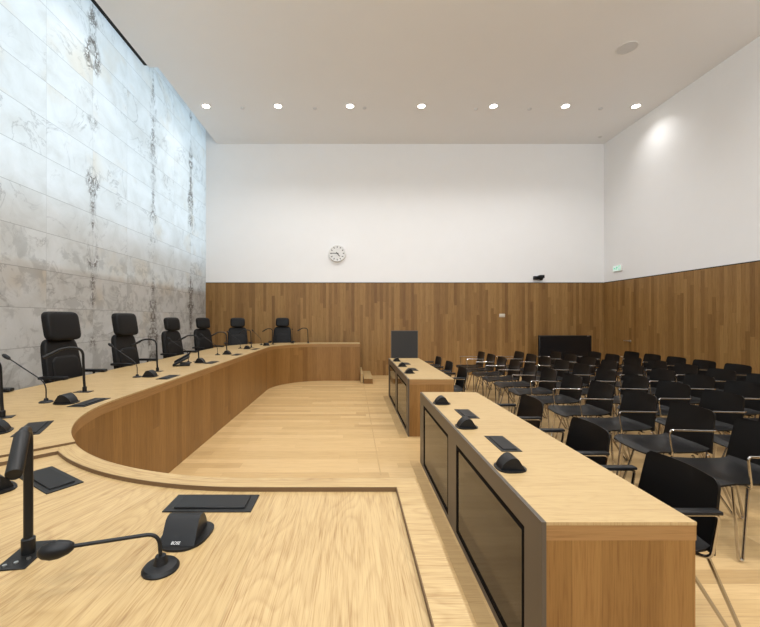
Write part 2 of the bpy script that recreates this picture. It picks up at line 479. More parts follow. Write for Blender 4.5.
# near return of the bench: a lowered writing surface inside a raised rim
clerk = empty('clerk_bench', 'near oak bench with raised rim around a lower writing surface', 'bench', (0, 0, 0))
ZR, ZS = .884, .868
NW = .82
RIM = .078
# recessed surface
ribbon(near[:-1] + [(Vector((.244 - RIM, 1.475)), Vector((0, -1)))], sN[:-1] + [sN[-1] - RIM], lambda i: RIM, lambda i: NW, ZS - .02, ZS, M_TOP, 'writing_surface', clerk)
ribbon(near, sN, lambda i: .0, lambda i: RIM, ZS - .045, ZR, M_TOP, 'rim', clerk, 1, 'rs')
bm = bmesh.new(); lay = bm.loops.layers.uv.verify()
box(bm, .244 - RIM, .244, 1.475 - NW, 1.475 - RIM, ZS - .045, ZR); link('rim', bm, M_TOP, clerk, False)
# rim along the joint with the long bench
p0, n0 = near[0]; tdir = Vector((-n0.y, n0.x))
bm = bmesh.new(); lay = bm.loops.layers.uv.verify()
a = p0 + n0 * RIM; b = p0 + n0 * NW
t2 = (near[1][0] - near[0][0]).normalized()
quad = [a, b, b + t2 * RIM * .9, a + t2 * RIM * .9]
prism(bm, [(q.x, q.y) for q in quad], ZS + .0005, ZR)
link('rim', bm, M_TOP, clerk, False)
ribbon(near, sN, lambda i: RIM, lambda i: RIM + .003, ZS, ZR - .0005, M_SHADE, 'rim_shade', clerk, 1, 'band')  # thin dark strip painted as the shadow under the rim
bm = bmesh.new(); box(bm, .244 - RIM - .003, .244 - RIM, 1.475 - NW, 1.475 - RIM - .003, ZS, ZR - .0005); link('rim_shade', bm, M_SHADE, clerk, False)
bm = bmesh.new(); c_, d_ = a + t2 * RIM * .9, b + t2 * RIM * .9
prism(bm, [(q.x, q.y) for q in (c_, d_, d_ + t2 * .003, c_ + t2 * .003)], ZS, ZR - .0005); link('rim_shade', bm, M_SHADE, clerk, False)
bm = bmesh.new()
prism(bm, [(q.x, q.y) for q in (p0, b, b - t2 * .0 + t2 * .002, p0 + t2 * .002)], ZR - .004, ZT - .0005); link('end_band', bm, M_SHADE, bench, False)  # seam face darkened with the same painted shade
ribbon(near, sN, lambda i: .004, lambda i: .045, .0, ZS - .045, M_FRONT, 'front_panel', clerk, 1)
bm = bmesh.new(); box(bm, .205, .240, 1.475 - NW, 1.43, .0, ZS - .045); link('end_panel', bm, M_FRONT, clerk, False)

# raised platform behind both benches, with its steps
bm = bmesh.new()
def reach(p, n):
    ts = []
    if n.x < -1e-6: ts.append((XL + .01 - p.x) / n.x)
    if n.y > 1e-6: ts.append((YB - .03 - p.y) / n.y)
    if n.y < -1e-6: ts.append((-1.0 - p.y) / n.y)
    return min(ts)
G = []
for p, n in far + near[1:]:
    q0, q1 = p + n * .05, p + n * reach(p, n)
    G.append([bm.verts.new((q.x, q.y, z)) for q in (q0, q1) for z in (.004, PLAT)])
for A, B in zip(G, G[1:]):
    for a, b in ((0, 1), (1, 3), (3, 2), (2, 0)): bm.faces.new([A[a], A[b], B[b], B[a]])
for E in (G[0], G[-1]): bm.faces.new([E[0], E[1], E[3], E[2]])
struct('platform', bm, M_FLOOR)
bm = bmesh.new(); box(bm, .212, .268, 8.82, YB - .03, .0, PLAT + .02, .003); struct('trim_9', bm, M_TOP)
bm = bmesh.new(); box(bm, .284, .49, 8.78, YB - .03, .0, .112, .003); struct('step', bm, M_FRONT)
bm = bmesh.new(); box(bm, .282, .492, 8.775, YB - .03, .112, .118, .002); struct('trim_10', bm, M_TOP)

# ------------------------------------------------------------------ table fittings (local +x points to the sitter)
def mk_flap():
    t = empty('cable_flap', 'x', 'cable flap')
    bm = bmesh.new(); box(bm, -.06, .06, -.145, .145, 0, .004, .001, 1); link('frame', bm, M_DKMETAL, t)
    bm = bmesh.new(); box(bm, -.040, .042, -.115, .120, .004, .009, .002, 1); link('lid', bm, M_BLACK, t)
    return t
def mk_speaker():
    t = empty('table_speaker', 'x', 'speaker')
    bm = bmesh.new()
    base = [(.085 * math.copysign(abs(math.cos(q)) ** .7, math.cos(q)), (.075 - .012 * math.cos(q)) * math.copysign(abs(math.sin(q)) ** .8, math.sin(q))) for q in [2 * PI * k / 32 for k in range(32)]]
    prism(bm, base, 0, .006)
    for v in bm.verts: v.co.xy *= .9
    link('base_plate', bm, M_DKMETAL, t)
    bm = bmesh.new()
    # profile in x-z, front leaning back, rounded back
    prof = [(.058, .006), (.024, .066), (.012, .073), (.0, .074), (-.014, .070), (-.032, .056), (-.048, .038), (-.058, .020), (-.062, .006)]
    for s in (-1,):
        A = []; B = []
        for x, z in prof:
            hw = .047 - .010 * max(0, -x) / .068
            z *= .9; A.append(bm.verts.new((x, hw, z))); B.append(bm.verts.new((x, -hw, z)))
        n = len(prof)
        bm.faces.new(A); bm.faces.new(B[::-1])
        for i in range(n): bm.faces.new([A[i], B[i], B[(i + 1) % n], A[(i + 1) % n]])
    link('housing', bm, M_BLACK, t)
    return t
def mk_mic():
    t = empty('gooseneck_microphone', 'x', 'microphone')
    bm = bmesh.new(); lathe(bm, [(.0, .0), (.044, .0), (.044, .004), (.036, .011), (.016, .014), (.012, .03), (0, .03)], 28); link('base', bm, M_BLACK, t)
    pts = arc_pts([(0, 0, .02), (0, 0, .14), (.27, 0, .33)], .09, 8)
    bm = bmesh.new(); tube(bm, pts, .0042, 8); link('stalk', bm, M_DKMETAL, t)
    bm = bmesh.new(); d = Vector((.27, 0, .19)).normalized(); M = Matrix.Translation(Vector((.245, 0, .3125))) @ d.to_track_quat('Z', 'Y').to_matrix().to_4x4()
    lathe(bm, [(0, -.004), (.006, 0), (.012, .012), (.0145, .03), (.0135, .048), (.008, .06), (0, .064)], 14, M); link('windscreen', bm, M_BLACK, t)
    return t
def mk_lamp(tight):
    t = empty('reading_lamp', 'x', 'desk lamp')
    bm = bmesh.new(); box(bm, -.055, .07, -.036, .036, 0, .004, .001, 1); link('base_plate', bm, M_DKMETAL, t)
    bm = bmesh.new(); lathe(bm, [(.016, .004), (.016, .042), (.0120, .045)], 16); link('collar', bm, M_BLACK, t)
    bm = bmesh.new(); tube(bm, arc_pts([(0, 0, .04), (0, 0, .335), (.09, 0, .352), (.13, 0, .335)], .075, 10) if tight else arc_pts([(0, 0, .04), (.004, 0, .10), (.012, 0, .365), (.15, 0, .37), (.24, 0, .31)], .16, 14), .0108 if tight else .0098, 12); link('post', bm, M_DKMETAL, t)
    bm = bmesh.new(); d = (Vector((.13, 0, -.062)) if tight else Vector((.10, 0, -.055))).normalized(); M = Matrix.Translation(Vector((.105, 0, .347)) if tight else Vector((.175, 0, .350))) @ d.to_track_quat('Z', 'Y').to_matrix().to_4x4()
    L = .135 if tight else .105
    lathe(bm, [(0, 0), (.013, 0), (.0162, .004), (.0162, L - .003), (.015, L), (.0145, L - .003), (0, L - .006)] if tight else [(0, 0), (.010, 0), (.0125, .004), (.0125, L), (.011, L), (0, L - .004)], 20, M); hd = link('lamp_head', bm, M_DKMETAL, t)
    for x, y in ((.03, .02), (.045, .0), (.055, -.02)):
        bm = bmesh.new(); lathe(bm, [(.005, .004), (.005, .007), (0, .007)], 10, Matrix.Translation((x, y, 0)))
        b = link('button', bm, M_STEEL, t); b['label'] = 'small steel button'
    return t
flap, spk, mic, lamp = mk_flap(), mk_speaker(), mk_mic(), mk_lamp(False)
lamp_tight = mk_lamp(True)
used = set()
def put(kind, proto, label, loc, rz, group):
    o = place(proto, kind not in used, label, loc, rz, group); used.add(kind); return o

def put_lamp(label, loc, bench_rot, heading, group='arched reading lamps', proto=None):
    o = put('tight' if proto else 'lamp', proto or lamp, label, loc, bench_rot, group)
    for ch in [x for x in bpy.data.objects if x.parent == o and x.name.split('.')[0] in ('post', 'lamp_head')]:
        ch.rotation_euler = (0, 0, heading - bench_rot)
    return o
ORD = ['first', 'second', 'third', 'fourth', 'fifth', 'sixth', 'seventh']
# long bench stations: flap centre, speaker, mic base, lamp base, all traced to the table plane
ST = [  # flap(x,y,rot), speaker, mic, lamp, lamp heading (deg), mic heading
    ((-1.747, 2.10, 26), (-1.90, 2.03), None, (-2.13, 2.33), 215, None),
    ((-1.885, 2.752, 0), (-2.044, 2.735), (-2.204, 2.757), (-2.20, 3.149), 221, 184),
    ((-1.885, 3.935, 0), (-2.10, 3.98), (-2.21, 3.94), (-2.22, 4.37), 190, 181),
    ((-1.92, 5.24, 0), (-2.07, 5.22), (-2.22, 5.20), (-2.15, 5.38), 186, 178),
    ((-1.915, 6.38, 0), (-2.10, 6.44), (-2.22, 6.33), (-2.18, 6.68), 185, 176),
    ((-1.90, 7.54, 0), (-2.08, 7.60), (-2.24, 7.70), (-2.08, 7.93), 175, 168),
    (None, (-1.90, 8.52), (-2.06, 8.72), (-1.83, 8.90), 165, 150),
    (None, None, (-1.45, 9.36), (-1.07, 9.42), 175, 100),
]
for i, (f, s, m_, l, lh, mh) in enumerate(ST):
    w = ('at the left picture edge', 'before the chair nearest the camera', 'before the second high-back chair', 'beside the black telephone',
         'just past the black telephone', 'before the fifth high-back chair', 'at the far bend', 'on the far arm')[i]
    if f: put('flap', flap, 'black cable flap set in the long curved bench, ' + w, (f[0], f[1], ZT), PI + math.radians(f[2]), 'cable flaps in the benches')
    if s: put('spk', spk, 'small black wedge speaker on the long curved bench, ' + w, (s[0], s[1], ZT), PI + math.radians(f[2] if f else -40), 'wedge speakers on the benches')
    if m_: put('mic', mic, 'thin black gooseneck microphone on the long curved bench, ' + w, (m_[0], m_[1], ZT), math.radians(mh), 'gooseneck microphones')
    put_lamp('arched black reading lamp on the long curved bench, ' + w, (l[0], l[1], ZT), PI + math.radians(f[2] if f else (-40 if s else -90)), math.radians(lh))
# near bench
put('flap', flap, 'large black cable flap nearest the camera on the near rimmed bench', (-.473, 1.304, ZS), -PI / 2, 'cable flaps in the benches')
put('flap', flap, 'black cable flap behind the reading lamp on the near rimmed bench', (-1.185, 1.499, ZS), math.atan2(-.843, -.539), 'cable flaps in the benches')
sp1 = put('spk', spk, 'black wedge speaker with white logo between microphone and flap, near bench', (-.480, 1.108, ZS), -PI / 2, 'wedge speakers on the benches')
put('spk', spk, 'black wedge speaker cut off by left picture edge behind the big lamp', (-1.325, 1.395, ZS), math.atan2(-.843, -.539), 'wedge speakers on the benches')
put_lamp('big black reading lamp closest to the camera, bottom left', (-.868, 1.026, ZS), -PI / 2 + .14, math.atan2(-.83, .562), proto=lamp_tight)
cu = bpy.data.curves.new('logo_text', 'FONT'); cu.body = 'BOSE'; cu.size = .0105; cu.shear = .35; cu.extrude = .0003; cu.align_x = 'CENTER'
tmp = bpy.data.objects.new('logo_text', cu); C.objects.link(tmp)
lm = bpy.data.meshes.new_from_object(tmp.evaluated_get(bpy.context.evaluated_depsgraph_get()))
bpy.data.objects.remove(tmp); lm.materials.clear(); lm.materials.append(M_LOGO)
lg = bpy.data.objects.new('logo', lm); C.objects.link(lg); lg.parent = sp1
fd = Vector((.058 - .024, 0, (.006 - .066) * .9)).normalized()  # down the front face
zax = Vector((.054, 0, .034)).normalized(); yax = -fd; xax = yax.cross(zax)
R = Matrix((xax, yax, zax)).transposed().to_4x4()
lg.matrix_local = Matrix.Translation(Vector((.058, 0, .006)) + fd * -.004 + zax * .0006 + Vector((0, -.006, 0))) @ R
lg['label'] = 'white slanted logo lettering'
# the near microphone lies low, bent to the left
t = empty('gooseneck_microphone', 'black gooseneck microphone bent low to the left in the foreground', 'microphone', (-.482, .965, ZS), 0, 'gooseneck microphones')
bm = bmesh.new(); lathe(bm, [(.0, .0), (.044, .0), (.044, .004), (.038, .011), (.018, .015), (.012, .034), (0, .034)], 32); link('base', bm, M_BLACK, t)
bm = bmesh.new(); tube(bm, arc_pts([(0, 0, .025), (-.006, .004, .088), (-.190, -.058, .090)], .04, 8), .0048, 10); link('stalk', bm, M_DKMETAL, t)
bm = bmesh.new(); d = Vector((-.17, -.055, -.012)).normalized(); M = Matrix.Translation(Vector((-.180, -.055, .090))) @ d.to_track_quat('Z', 'Y').to_matrix().to_4x4()
lathe(bm, [(0, -.004), (.008, 0), (.015, .010), (.0205, .030), (.0205, .045), (.015, .062), (.007, .071), (0, .073)], 20, M); link('windscreen', bm, M_BLACK, t)
# telephone beside the third station
t = empty('desk_telephone', 'black tilted desk telephone on the long bench beside the third lamp', 'telephone', (-2.19, 4.93, ZT), math.radians(200))
bm = bmesh.new(); M = Matrix.Translation((0, 0, .065)) @ Matrix.Rotation(math.radians(28), 4, 'Y')
box(bm, -.10, .11, -.10, .12, -.012, .012, .004, 2, M); link('keypad', bm, M_BLACK, t)
bm = bmesh.new(); box(bm, -.10, .02, -.08, .10, 0, .035, .006, 2); link('foot', bm, M_BLACK, t)
bm = bmesh.new(); superbox(bm, 0, -.07, .092, .10, .022, .016, 3.5, 16, 8, lambda q: (Matrix.Translation((0, 0, 0)) @ q) + Vector((0, 0, -.55 * q.x))); link('handset', bm, M_BLACK, t)

# ------------------------------------------------------------------ desks with smoked glass fronts
def mk_desk(label):
    t = empty('counsel_desk', label, 'desk', (0, 0, 0), 0, 'desks with smoked glass fronts')
    x0, x1, L, Z = .0, .585, 2.55, .732
    bm = bmesh.new(); box(bm, x0 + .018, x1, 0, L, Z - .012, Z); link('worktop', bm, M_DESKTOP, t, False)
    bm = bmesh.new(); box(bm, x0 + .018, x1, .002, .05, Z - .07, Z - .012); box(bm, x0 + .018, x1, L - .05, L - .002, Z - .07, Z - .012)
    box(bm, x1 - .04, x1 - .002, .05, L - .05, Z - .07, Z - .012); box(bm, x0 + .02, x1 - .04, .05, L - .05, Z - .04, Z - .012)
    lay = bm.loops.layers.uv.verify()
    for f in bm.faces:
        for l in f.loops: l[lay].uv = (l.vert.co.z, l.vert.co.x + l.vert.co.y)
    link('edge_band', bm, M_BAND, t, False, None)
    for y0, y1 in ((.003, .045), (L - .045, L - .003)):
        bm = bmesh.new(); box(bm, x0 + .018, x1 - .003, y0, y1, 0, Z - .07); link('end_panel', bm, M_FRONT, t, False)
    # metal face with two openings
    bm = bmesh.new(); ya, yb, yc, yd = .145, 1.18, 1.395, 2.365; zb, zt = .035, .637
    for q in ((0, ya, 0, Z), (yb, yc, 0, Z), (yd, L, 0, Z)): box(bm, x0, x0 + .018, q[0], q[1], q[2], q[3])
    for a, b in ((ya, yb), (yc, yd)):
        box(bm, x0, x0 + .018, a, b, zt, Z); box(bm, x0, x0 + .018, a, b, 0, zb)
    link('front_frame', bm, M_BRONZE, t, False)
    for a, b in ((ya, yb), (yc, yd)):
        bm = bmesh.new(); w = .030
        box(bm, x0 + .002, x0 + .016, a, b, zb, zb + w); box(bm, x0 + .002, x0 + .016, a, b, zt - w, zt)
        box(bm, x0 + .002, x0 + .016, a, a + w, zb + w, zt - w); box(bm, x0 + .002, x0 + .016, b - w, b, zb + w, zt - w)
        fr = link('panel_frame', bm, plain('matte_black', (.006, .005, .005), .9, spec=.08), t, False); fr['label'] = 'black panel border'
        bm = bmesh.new(); box(bm, x0 + .006, x0 + .014, a + w, b - w, zb + w, zt - w); link('glass_pane', bm, M_GLASS, fr, False)
    return t
D1, D2 = (.717, 1.44, 0), (.717, 4.85, 0)
desk = mk_desk('near oak desk with grey metal face and two smoked glass panels'); desk.location = D1
d2 = copy_tree(desk); d2.location = D2; d2['label'] = 'far oak desk with glass panels, beyond the near desk by the dark board'
for (dx, dy, dz), nm in ((D1, 'near'), (D2, 'far')):
    for k, yy in enumerate((.52, 1.265, 2.01)):
        w = ('front', 'middle', 'back')[k]
        put('spk', spk, 'small black wedge speaker on the %s oak desk, %s one of three' % (nm, w), (dx + .098, dy + yy, .732), 0, 'wedge speakers on the desks')
    for k, yy in enumerate((.905, 1.635)):
        w = ('nearer', 'farther')[k]
        put('flap', flap, 'black cable flap in the %s oak desk top, %s one of two' % (nm, w), (dx + .208, dy + yy, .732), PI, 'cable flaps in the desks')

# ------------------------------------------------------------------ chairs with black shells and chrome legs (local +x is the way they face)
def seat_f(u, v):
    x = .25 - .475 * u                       # front to back
    q = 2 * v - 1
    hw = .232 - .02 * u - .03 * max(0, (.12 - u) / .12) ** 2
    z = .468 - .020 * math.sin(PI * min(1, u * 1.05)) * (1 - q * q * .6) - .030 * max(0, (.16 - u) / .16) ** 2 + .012 * q * q
    if u > .86: z += .028 * ((u - .86) / .14) ** 2
    return Vector((x, hw * q, z))
def back_f(u, v):
    q = 2 * v - 1
    z = .465 + .315 * u
    hw = .232 - .026 * u
    if u > .88: hw -= .024 * (1 - math.sqrt(max(0, 1 - ((u - .88) / .12) ** 2)))
    x = -.222 - .045 * u - .008 * u * u + .022 * q * q
    return Vector((x, hw * q, z + .004 * (1 - q * q) * u))
def mk_seat(parent):
    bm = bmesh.new(); shell(bm, seat_f, 12, 10, .011, lambda u, v: (0, 0, 1)); link('seat', bm, M_SHELL, parent)
    bm = bmesh.new(); shell(bm, back_f, 18, 10, .012, lambda u, v: (.96, 0, .25)); link('backrest', bm, M_SHELL, parent)
def mk_legs(parent):
    for sx in (1, -1):
        for sy in (1, -1):
            foot = (.175, .248 * sy, .012) if sx > 0 else (-.36, .258 * sy, .012)
            A = (.165, .195 * sy, .440) if sx > 0 else (-.215, .190 * sy, .440)
            B = (.055, .185 * sy, .436) if sx > 0 else (-.10, .185 * sy, .436)
            f2 = (foot[0] - .022 * sx, foot[1], foot[2])
            bm = bmesh.new(); tube(bm, arc_pts([A, foot, f2, B], .014, 3), .0092, 7)
            lg = link('leg', bm, M_CHROME, parent)
    bm = bmesh.new()
    tube(bm, [(.165, -.195, .441), (.165, .195, .441)], .008, 6); tube(bm, [(-.15, -.186, .438), (-.15, .186, .438)], .008, 6)
    link('cross_bar', bm, M_CHROME, parent)
chair = empty('audience_chair', 'x', 'chair')
mk_seat(chair); mk_legs(chair)
def chrome_arm(sy, parent):
    bm = bmesh.new(); y = .268 * sy
    tube(bm, arc_pts([(.09, .20 * sy, .452), (.115, y, .455), (.140, y, .655), (-.21, y, .648), (-.248, .215 * sy, .642)], .028, 5), .0068, 8)
    return link('armrest', bm, M_CHROME, parent)
chrome_arm(1, chair)
dchair = empty('desk_chair', 'x', 'chair')
mk_seat(dchair); mk_legs(dchair)
for sy in (1, -1):
    bm = bmesh.new(); y = .246 * sy
    tube(bm, arc_pts([(-.15, .19 * sy, .452), (-.18, y, .46), (-.215, y, .652), (.035, y, .652)], .03, 5), .0080, 8)
    ar = link('armrest', bm, M_CHROME, dchair)
    bm = bmesh.new(); box(bm, -.215, .045, y - .022, y + .022, .655, .672, .006, 2); p = link('arm_pad', bm, M_BLACK, ar); p['label'] = 'black arm pad'
ROWX = [2.795, 3.605, 4.41, 5.24, 6.045]
ROWN = ['front row nearest the desks', 'second row', 'third row', 'fourth row', 'rear row beside the right wall']
START = [0, 1, 2, 4, 5]
CNT = ['farthest from the camera', 'second', 'third', 'fourth', 'fifth', 'sixth', 'seventh', 'eighth', 'ninth', 'tenth', 'eleventh']
first = True
for r in range(5):
    for k in range(START[r], 11):
        y = 2.60 + .567 * k
        c = 10 - k
        lab = 'black chair with chrome armrests, %s, %s' % (ROWN[r], 'one by the back wall' if c == 0 else CNT[c] + ' from the back wall')
        jit = random.uniform(-.02, .02)
        o = place(chair, first, lab, (ROWX[r] - .230 + jit * .6, y + jit * .5, 0), PI + jit * 1.5, 'audience chairs in rows')
        first = False
        if c == 0: chrome_arm(-1, o)
first = True
for nm, ys_ in (('near', (1.90, 2.62, 3.46)), ('far', (5.60, 6.37, 7.15))):
    for k, y in enumerate(ys_):
        w = ('end closest to the camera', 'middle', 'end farthest from the camera')[k]
        place(dchair, first, 'black chair with padded arms behind the %s desk, %s' % (nm, w), (1.64 - .262, y, 0), PI, 'chairs behind the desks')
        first = False

# ------------------------------------------------------------------ high-back chairs behind the long bench
def mk_exec(wide):
    t = empty('high_back_chair', 'x', 'chair')
    lean = math.radians(9)
    def tilt(q):  # recline about the seat hinge
        dz = q.z - .50; return Vector((q.x - math.tan(lean) * dz, q.y, q.z))
    bm = bmesh.new(); superbox(bm, .02, 0, .465, .25, .245, .045, 4.5, 24, 10); link('seat', bm, M_LEATHER, t)
    bm = bmesh.new()
    def bk(q):
        q = tilt(q); f = (q.z - .50) / .58
        return Vector((q.x, q.y * (1.06 - .14 * max(0, min(1, f))), q.z))
    superbox(bm, -.225, 0, .785, .042, .235, .305, 6, 28, 16, bk)
    superbox(bm, -.190, 0, .74, .026, .185, .17, 5, 24, 10, bk)
    link('backrest', bm, M_LEATHER, t)
    bm = bmesh.new()
    if wide:
        superbox(bm, -.165, 0, 1.222, .052, .212, .152, 6, 28, 14, tilt)
    else: superbox(bm, -.175, 0, 1.205, .048, .172, .115, 4.5, 28, 14, tilt)
    hr = link('headrest', bm, M_LEATHER, t)
    bm = bmesh.new()
    for y in (-.06, .06): tube(bm, [tilt(Vector((-.235, y, 1.03))), tilt(Vector((-.19, y, 1.14)))], .009, 8)
    link('headrest_post', bm, M_DKMETAL, hr)
    for s in (1, -1):
        bm = bmesh.new()
        tube(bm, arc_pts([(-.13, .22 * s, .45), (-.13, .285 * s, .45), (-.14, .285 * s, .702)], .03, 4), .013, 8)
        ar = link('armrest', bm, M_BLACK, t)
        bm = bmesh.new(); box(bm, -.27, -.0, .285 * s - .035, .285 * s + .035, .698, .728, .010, 2); link('arm_pad', bm, M_BLACK, ar)
    bm = bmesh.new(); lathe(bm, [(.028, .10), (.028, .30), (.018, .305), (.018, .42)], 16); link('gas_lift', bm, M_DKMETAL, t)
    bm = bmesh.new()
    for k in range(5):
        a = 2 * PI * k / 5 + .3; tube(bm, [(0, 0, .115), (.26 * math.cos(a), .26 * math.sin(a), .075)], [.022, .014], 8)
    bs = link('star_base', bm, M_DKMETAL, t)
    for k in range(5):
        a = 2 * PI * k / 5 + .3
        bm = bmesh.new(); lathe(bm, [(0, -.018), (.027, -.018), (.029, 0), (.027, .018), (0, .018)], 14, Matrix.Translation((.265 * math.cos(a), .265 * math.sin(a), .029)) @ Matrix.Rotation(a, 4, 'Z') @ Matrix.Rotation(PI / 2, 4, 'X'))
        link('caster', bm, M_BLACK, bs)
    return t
wideP, narP = mk_exec(True), mk_exec(False)
EX = [  # proto, x, y, facing deg, label
    (wideP, -2.80, 2.86, 0, 'black armchair mostly cut off by the left picture edge, armrest showing'),
    (wideP, -2.79, 4.04, -2, 'black high-back chair nearest the camera against the stone wall'),
    (wideP, -2.79, 5.17, -3, 'second black high-back chair along the stone wall, wide headrest'),
    (narP, -2.80, 6.50, -12, 'third black high-back chair along the stone wall, narrow headrest'),
    (narP, -2.82, 7.83, -22, 'fourth black high-back chair, at the end of the stone wall'),
    (narP, -2.66, 9.02, -68, 'black high-back chair at the far bend of the bench, left of two'),
    (narP, -1.76, 9.56, -86, 'black high-back chair on the far arm, right of two by back wall'),
]
seen = set()
for p, x, y, a, lab in EX:
    place(p, id(p) not in seen, lab, (x, y, PLAT), math.radians(a), 'high-back chairs behind the bench'); seen.add(id(p))

# ------------------------------------------------------------------ wall and ceiling fittings
def rotY_back(x, z, y=YB): return Matrix.Translation((x, y, z)) @ Matrix.Rotation(PI / 2, 4, 'X')
t = empty('wall_clock', 'round white wall clock on the back wall', 'clock', ((337.3 - 351.5) / 37.82, YB, 1.5 + 64.8 / 37.82))
Mx = Matrix.Rotation(PI / 2, 4, 'X')
bm = bmesh.new(); lathe(bm, [(0, 0), (.215, 0), (.222, .02), (.222, .055), (.212, .066), (.200, .066), (.198, .056)], 48, Mx); link('case', bm, M_CLOCK, t)
bm = bmesh.new(); lathe(bm, [(0, .0575), (.197, .0575), (.197, .058), (0, .058)], 48, Mx); link('dial', bm, plain('dial_white', (.74, .73, .71), .5), t)
bm = bmesh.new()
for k in range(12):
    a = PI / 6 * k; M = Mx @ Matrix.Rotation(-a, 4, 'Z')
    box(bm, -.009, .009, .145, .185, .058, .0605, 0, 1, M)
link('hour_mark', bm, M_BLACK, t)
def hand(name, deg, ln, w, z):
    bm = bmesh.new(); box(bm, -w, w, -.04, ln, z, z + .003, 0, 1, Mx @ Matrix.Rotation(-math.radians(deg), 4, 'Z')); link(name, bm, M_BLACK, t)
hand('minute_hand', 270, .165, .006, .062); hand('hour_hand', 142, .10, .009, .066)

t = empty('security_camera', 'small black camera on the white back wall above the panelling', 'camera', ((537.2 - 351.5) / 37.82, YB, 1.5 + 40.6 / 37.82))
bm = bmesh.new(); box(bm, -.115, .0, -.085, 0, -.05, .04, .008, 2); link('bracket', bm, M_BLACK, t)
bm = bmesh.new(); box(bm, .0, .115, -.17, -.01, -.02, .06, .012, 2); lathe(bm, [(0, .06), (.052, .05), (.062, .0), (.055, -.045), (.03, -.07), (0, -.078)], 20, Matrix.Translation((.055, -.09, 0))); link('camera_head', bm, M_BLACK, t)
t = empty('wall_switch', 'small beige control plate on the wooden back wall', 'switch', ((501.6 - 351.5) / 37.82, YB - .025, 1.5 + 3.0 / 37.82))
bm = bmesh.new(); box(bm, -.075, .075, -.014, 0, -.045, .045, .006, 2); link('plate', bm, M_LIGHTP, t)
bm = bmesh.new(); box(bm, -.05, .05, -.019, -.0135, -.02, .02, .003, 2); link('button', bm, M_LIGHTP, t)

# emergency exit sign on the right wall over the door
t = empty('exit_sign', 'small lit green and white exit sign on the right wall', 'sign', (XR, 9.56, 2.755))
t.scale = (.8, .8, .8)
bm = bmesh.new(); box(bm, -.045, 0, -.19, .19, -.095, .095, .008, 2); link('housing', bm, M_CLOCK, t)
bm = bmesh.new(); box(bm, -.048, -.045, -.175, .175, -.08, .08); link('lit_face', bm, M_SIGNW, t, False)
bm = bmesh.new(); X0, X1 = -.0505, -.048
MS = Matrix(((0, 0, -1, X0), (-1, 0, 0, 0), (0, 1, 0, 0), (0, 0, 0, 1)))   # picture x runs to the camera, -y
def blk(x0, x1, z0, z1): box(bm, X0, X1, -x1, -x0, z0, z1)
# running figure, doorway and arrow
blk(.06, .155, -.065, -.055); blk(.06, .07, -.055, .065); blk(.145, .155, -.055, .065); blk(.07, .145, .055, .065)
lathe(bm, [(0, 0), (.013, 0), (.013, .0024), (0, .0024)], 14, Matrix.Translation((X1, -.0, .05)) @ Matrix.Rotation(-PI / 2, 4, 'Y'))
def limb(pts, w=.012):
    for (a, b), (c, d) in zip(pts, pts[1:]):
        L = math.hypot(c - a, d - b); th = math.atan2(d - b, c - a)
        M = Matrix.Translation((X1, -a, b)) @ Matrix(((0, 0, -1, 0), (-1, 0, 0, 0), (0, 1, 0, 0), (0, 0, 0, 1))) @ Matrix.Rotation(th, 4, 'Z')
        box(bm, 0, L, -w / 2, w / 2, 0, .0022, 0, 1, M)
limb([(-.005, .035), (-.02, -.01)], .02); limb([(-.02, -.01), (.012, -.03), (.0, -.062)]); limb([(-.02, -.01), (-.045, -.04), (-.07, -.04)])
limb([(-.005, .03), (.025, .012), (.045, .022)], .009); limb([(-.005, .03), (-.035, .025), (-.05, .0)], .009)
limb([(-.155, .0), (-.085, .0)], .016); limb([(-.115, .03), (-.085, .0), (-.115, -.03)], .014)
link('pictogram', bm, M_GREEN, t, False)

# dark board standing past the far desk
t = empty('display_board', 'dark grey board standing on end beyond the far oak desk', 'board', (1.105, 7.98, 0))
bm = bmesh.new(); box(bm, -.27, .27, -.012, .012, .12, 1.235); link('panel', bm, M_GREYP, t, False)
bm = bmesh.new(); w = .012
box(bm, -.282, .282, -.016, .016, 1.235, 1.249); box(bm, -.282, .282, -.016, .016, .106, .12); box(bm, -.282, -.27, -.016, .016, .12, 1.235); box(bm, .27, .282, -.016, .016, .12, 1.235)
link('frame', bm, M_BRONZE, t, False)
for s in (-1, 1):
    bm = bmesh.new(); box(bm, s * .22 - .02, s * .22 + .02, -.2, .2, 0, .025, .006, 2); box(bm, s * .22 - .015, s * .22 + .015, -.015, .015, .02, .11); link('foot', bm, M_DKMETAL, t)
# black screen low against the back wall
t = empty('flat_screen', 'large black flat screen low against the wooden back wall', 'screen', (5.37, 9.62, 0))
bm = bmesh.new(); box(bm, -.66, .66, -.03, .035, .30, 1.075, .008, 2); link('housing', bm, M_BLACK, t)
bm = bmesh.new(); box(bm, -.635, .635, -.033, -.029, .335, 1.05); link('display', bm, plain('screen_black', (.006, .006, .007), .25), t, False)
bm = bmesh.new(); box(bm, .54, .60, -.034, -.029, 1.056, 1.066); link('badge', bm, M_STEEL, t, False)
for s in (-1, 1):
    bm = bmesh.new(); box(bm, s * .45 - .03, s * .45 + .03, -.22, .22, 0, .03, .008, 2); box(bm, s * .45 - .025, s * .45 + .025, -.02, .02, .02, .33); link('foot', bm, M_BLACK, t)

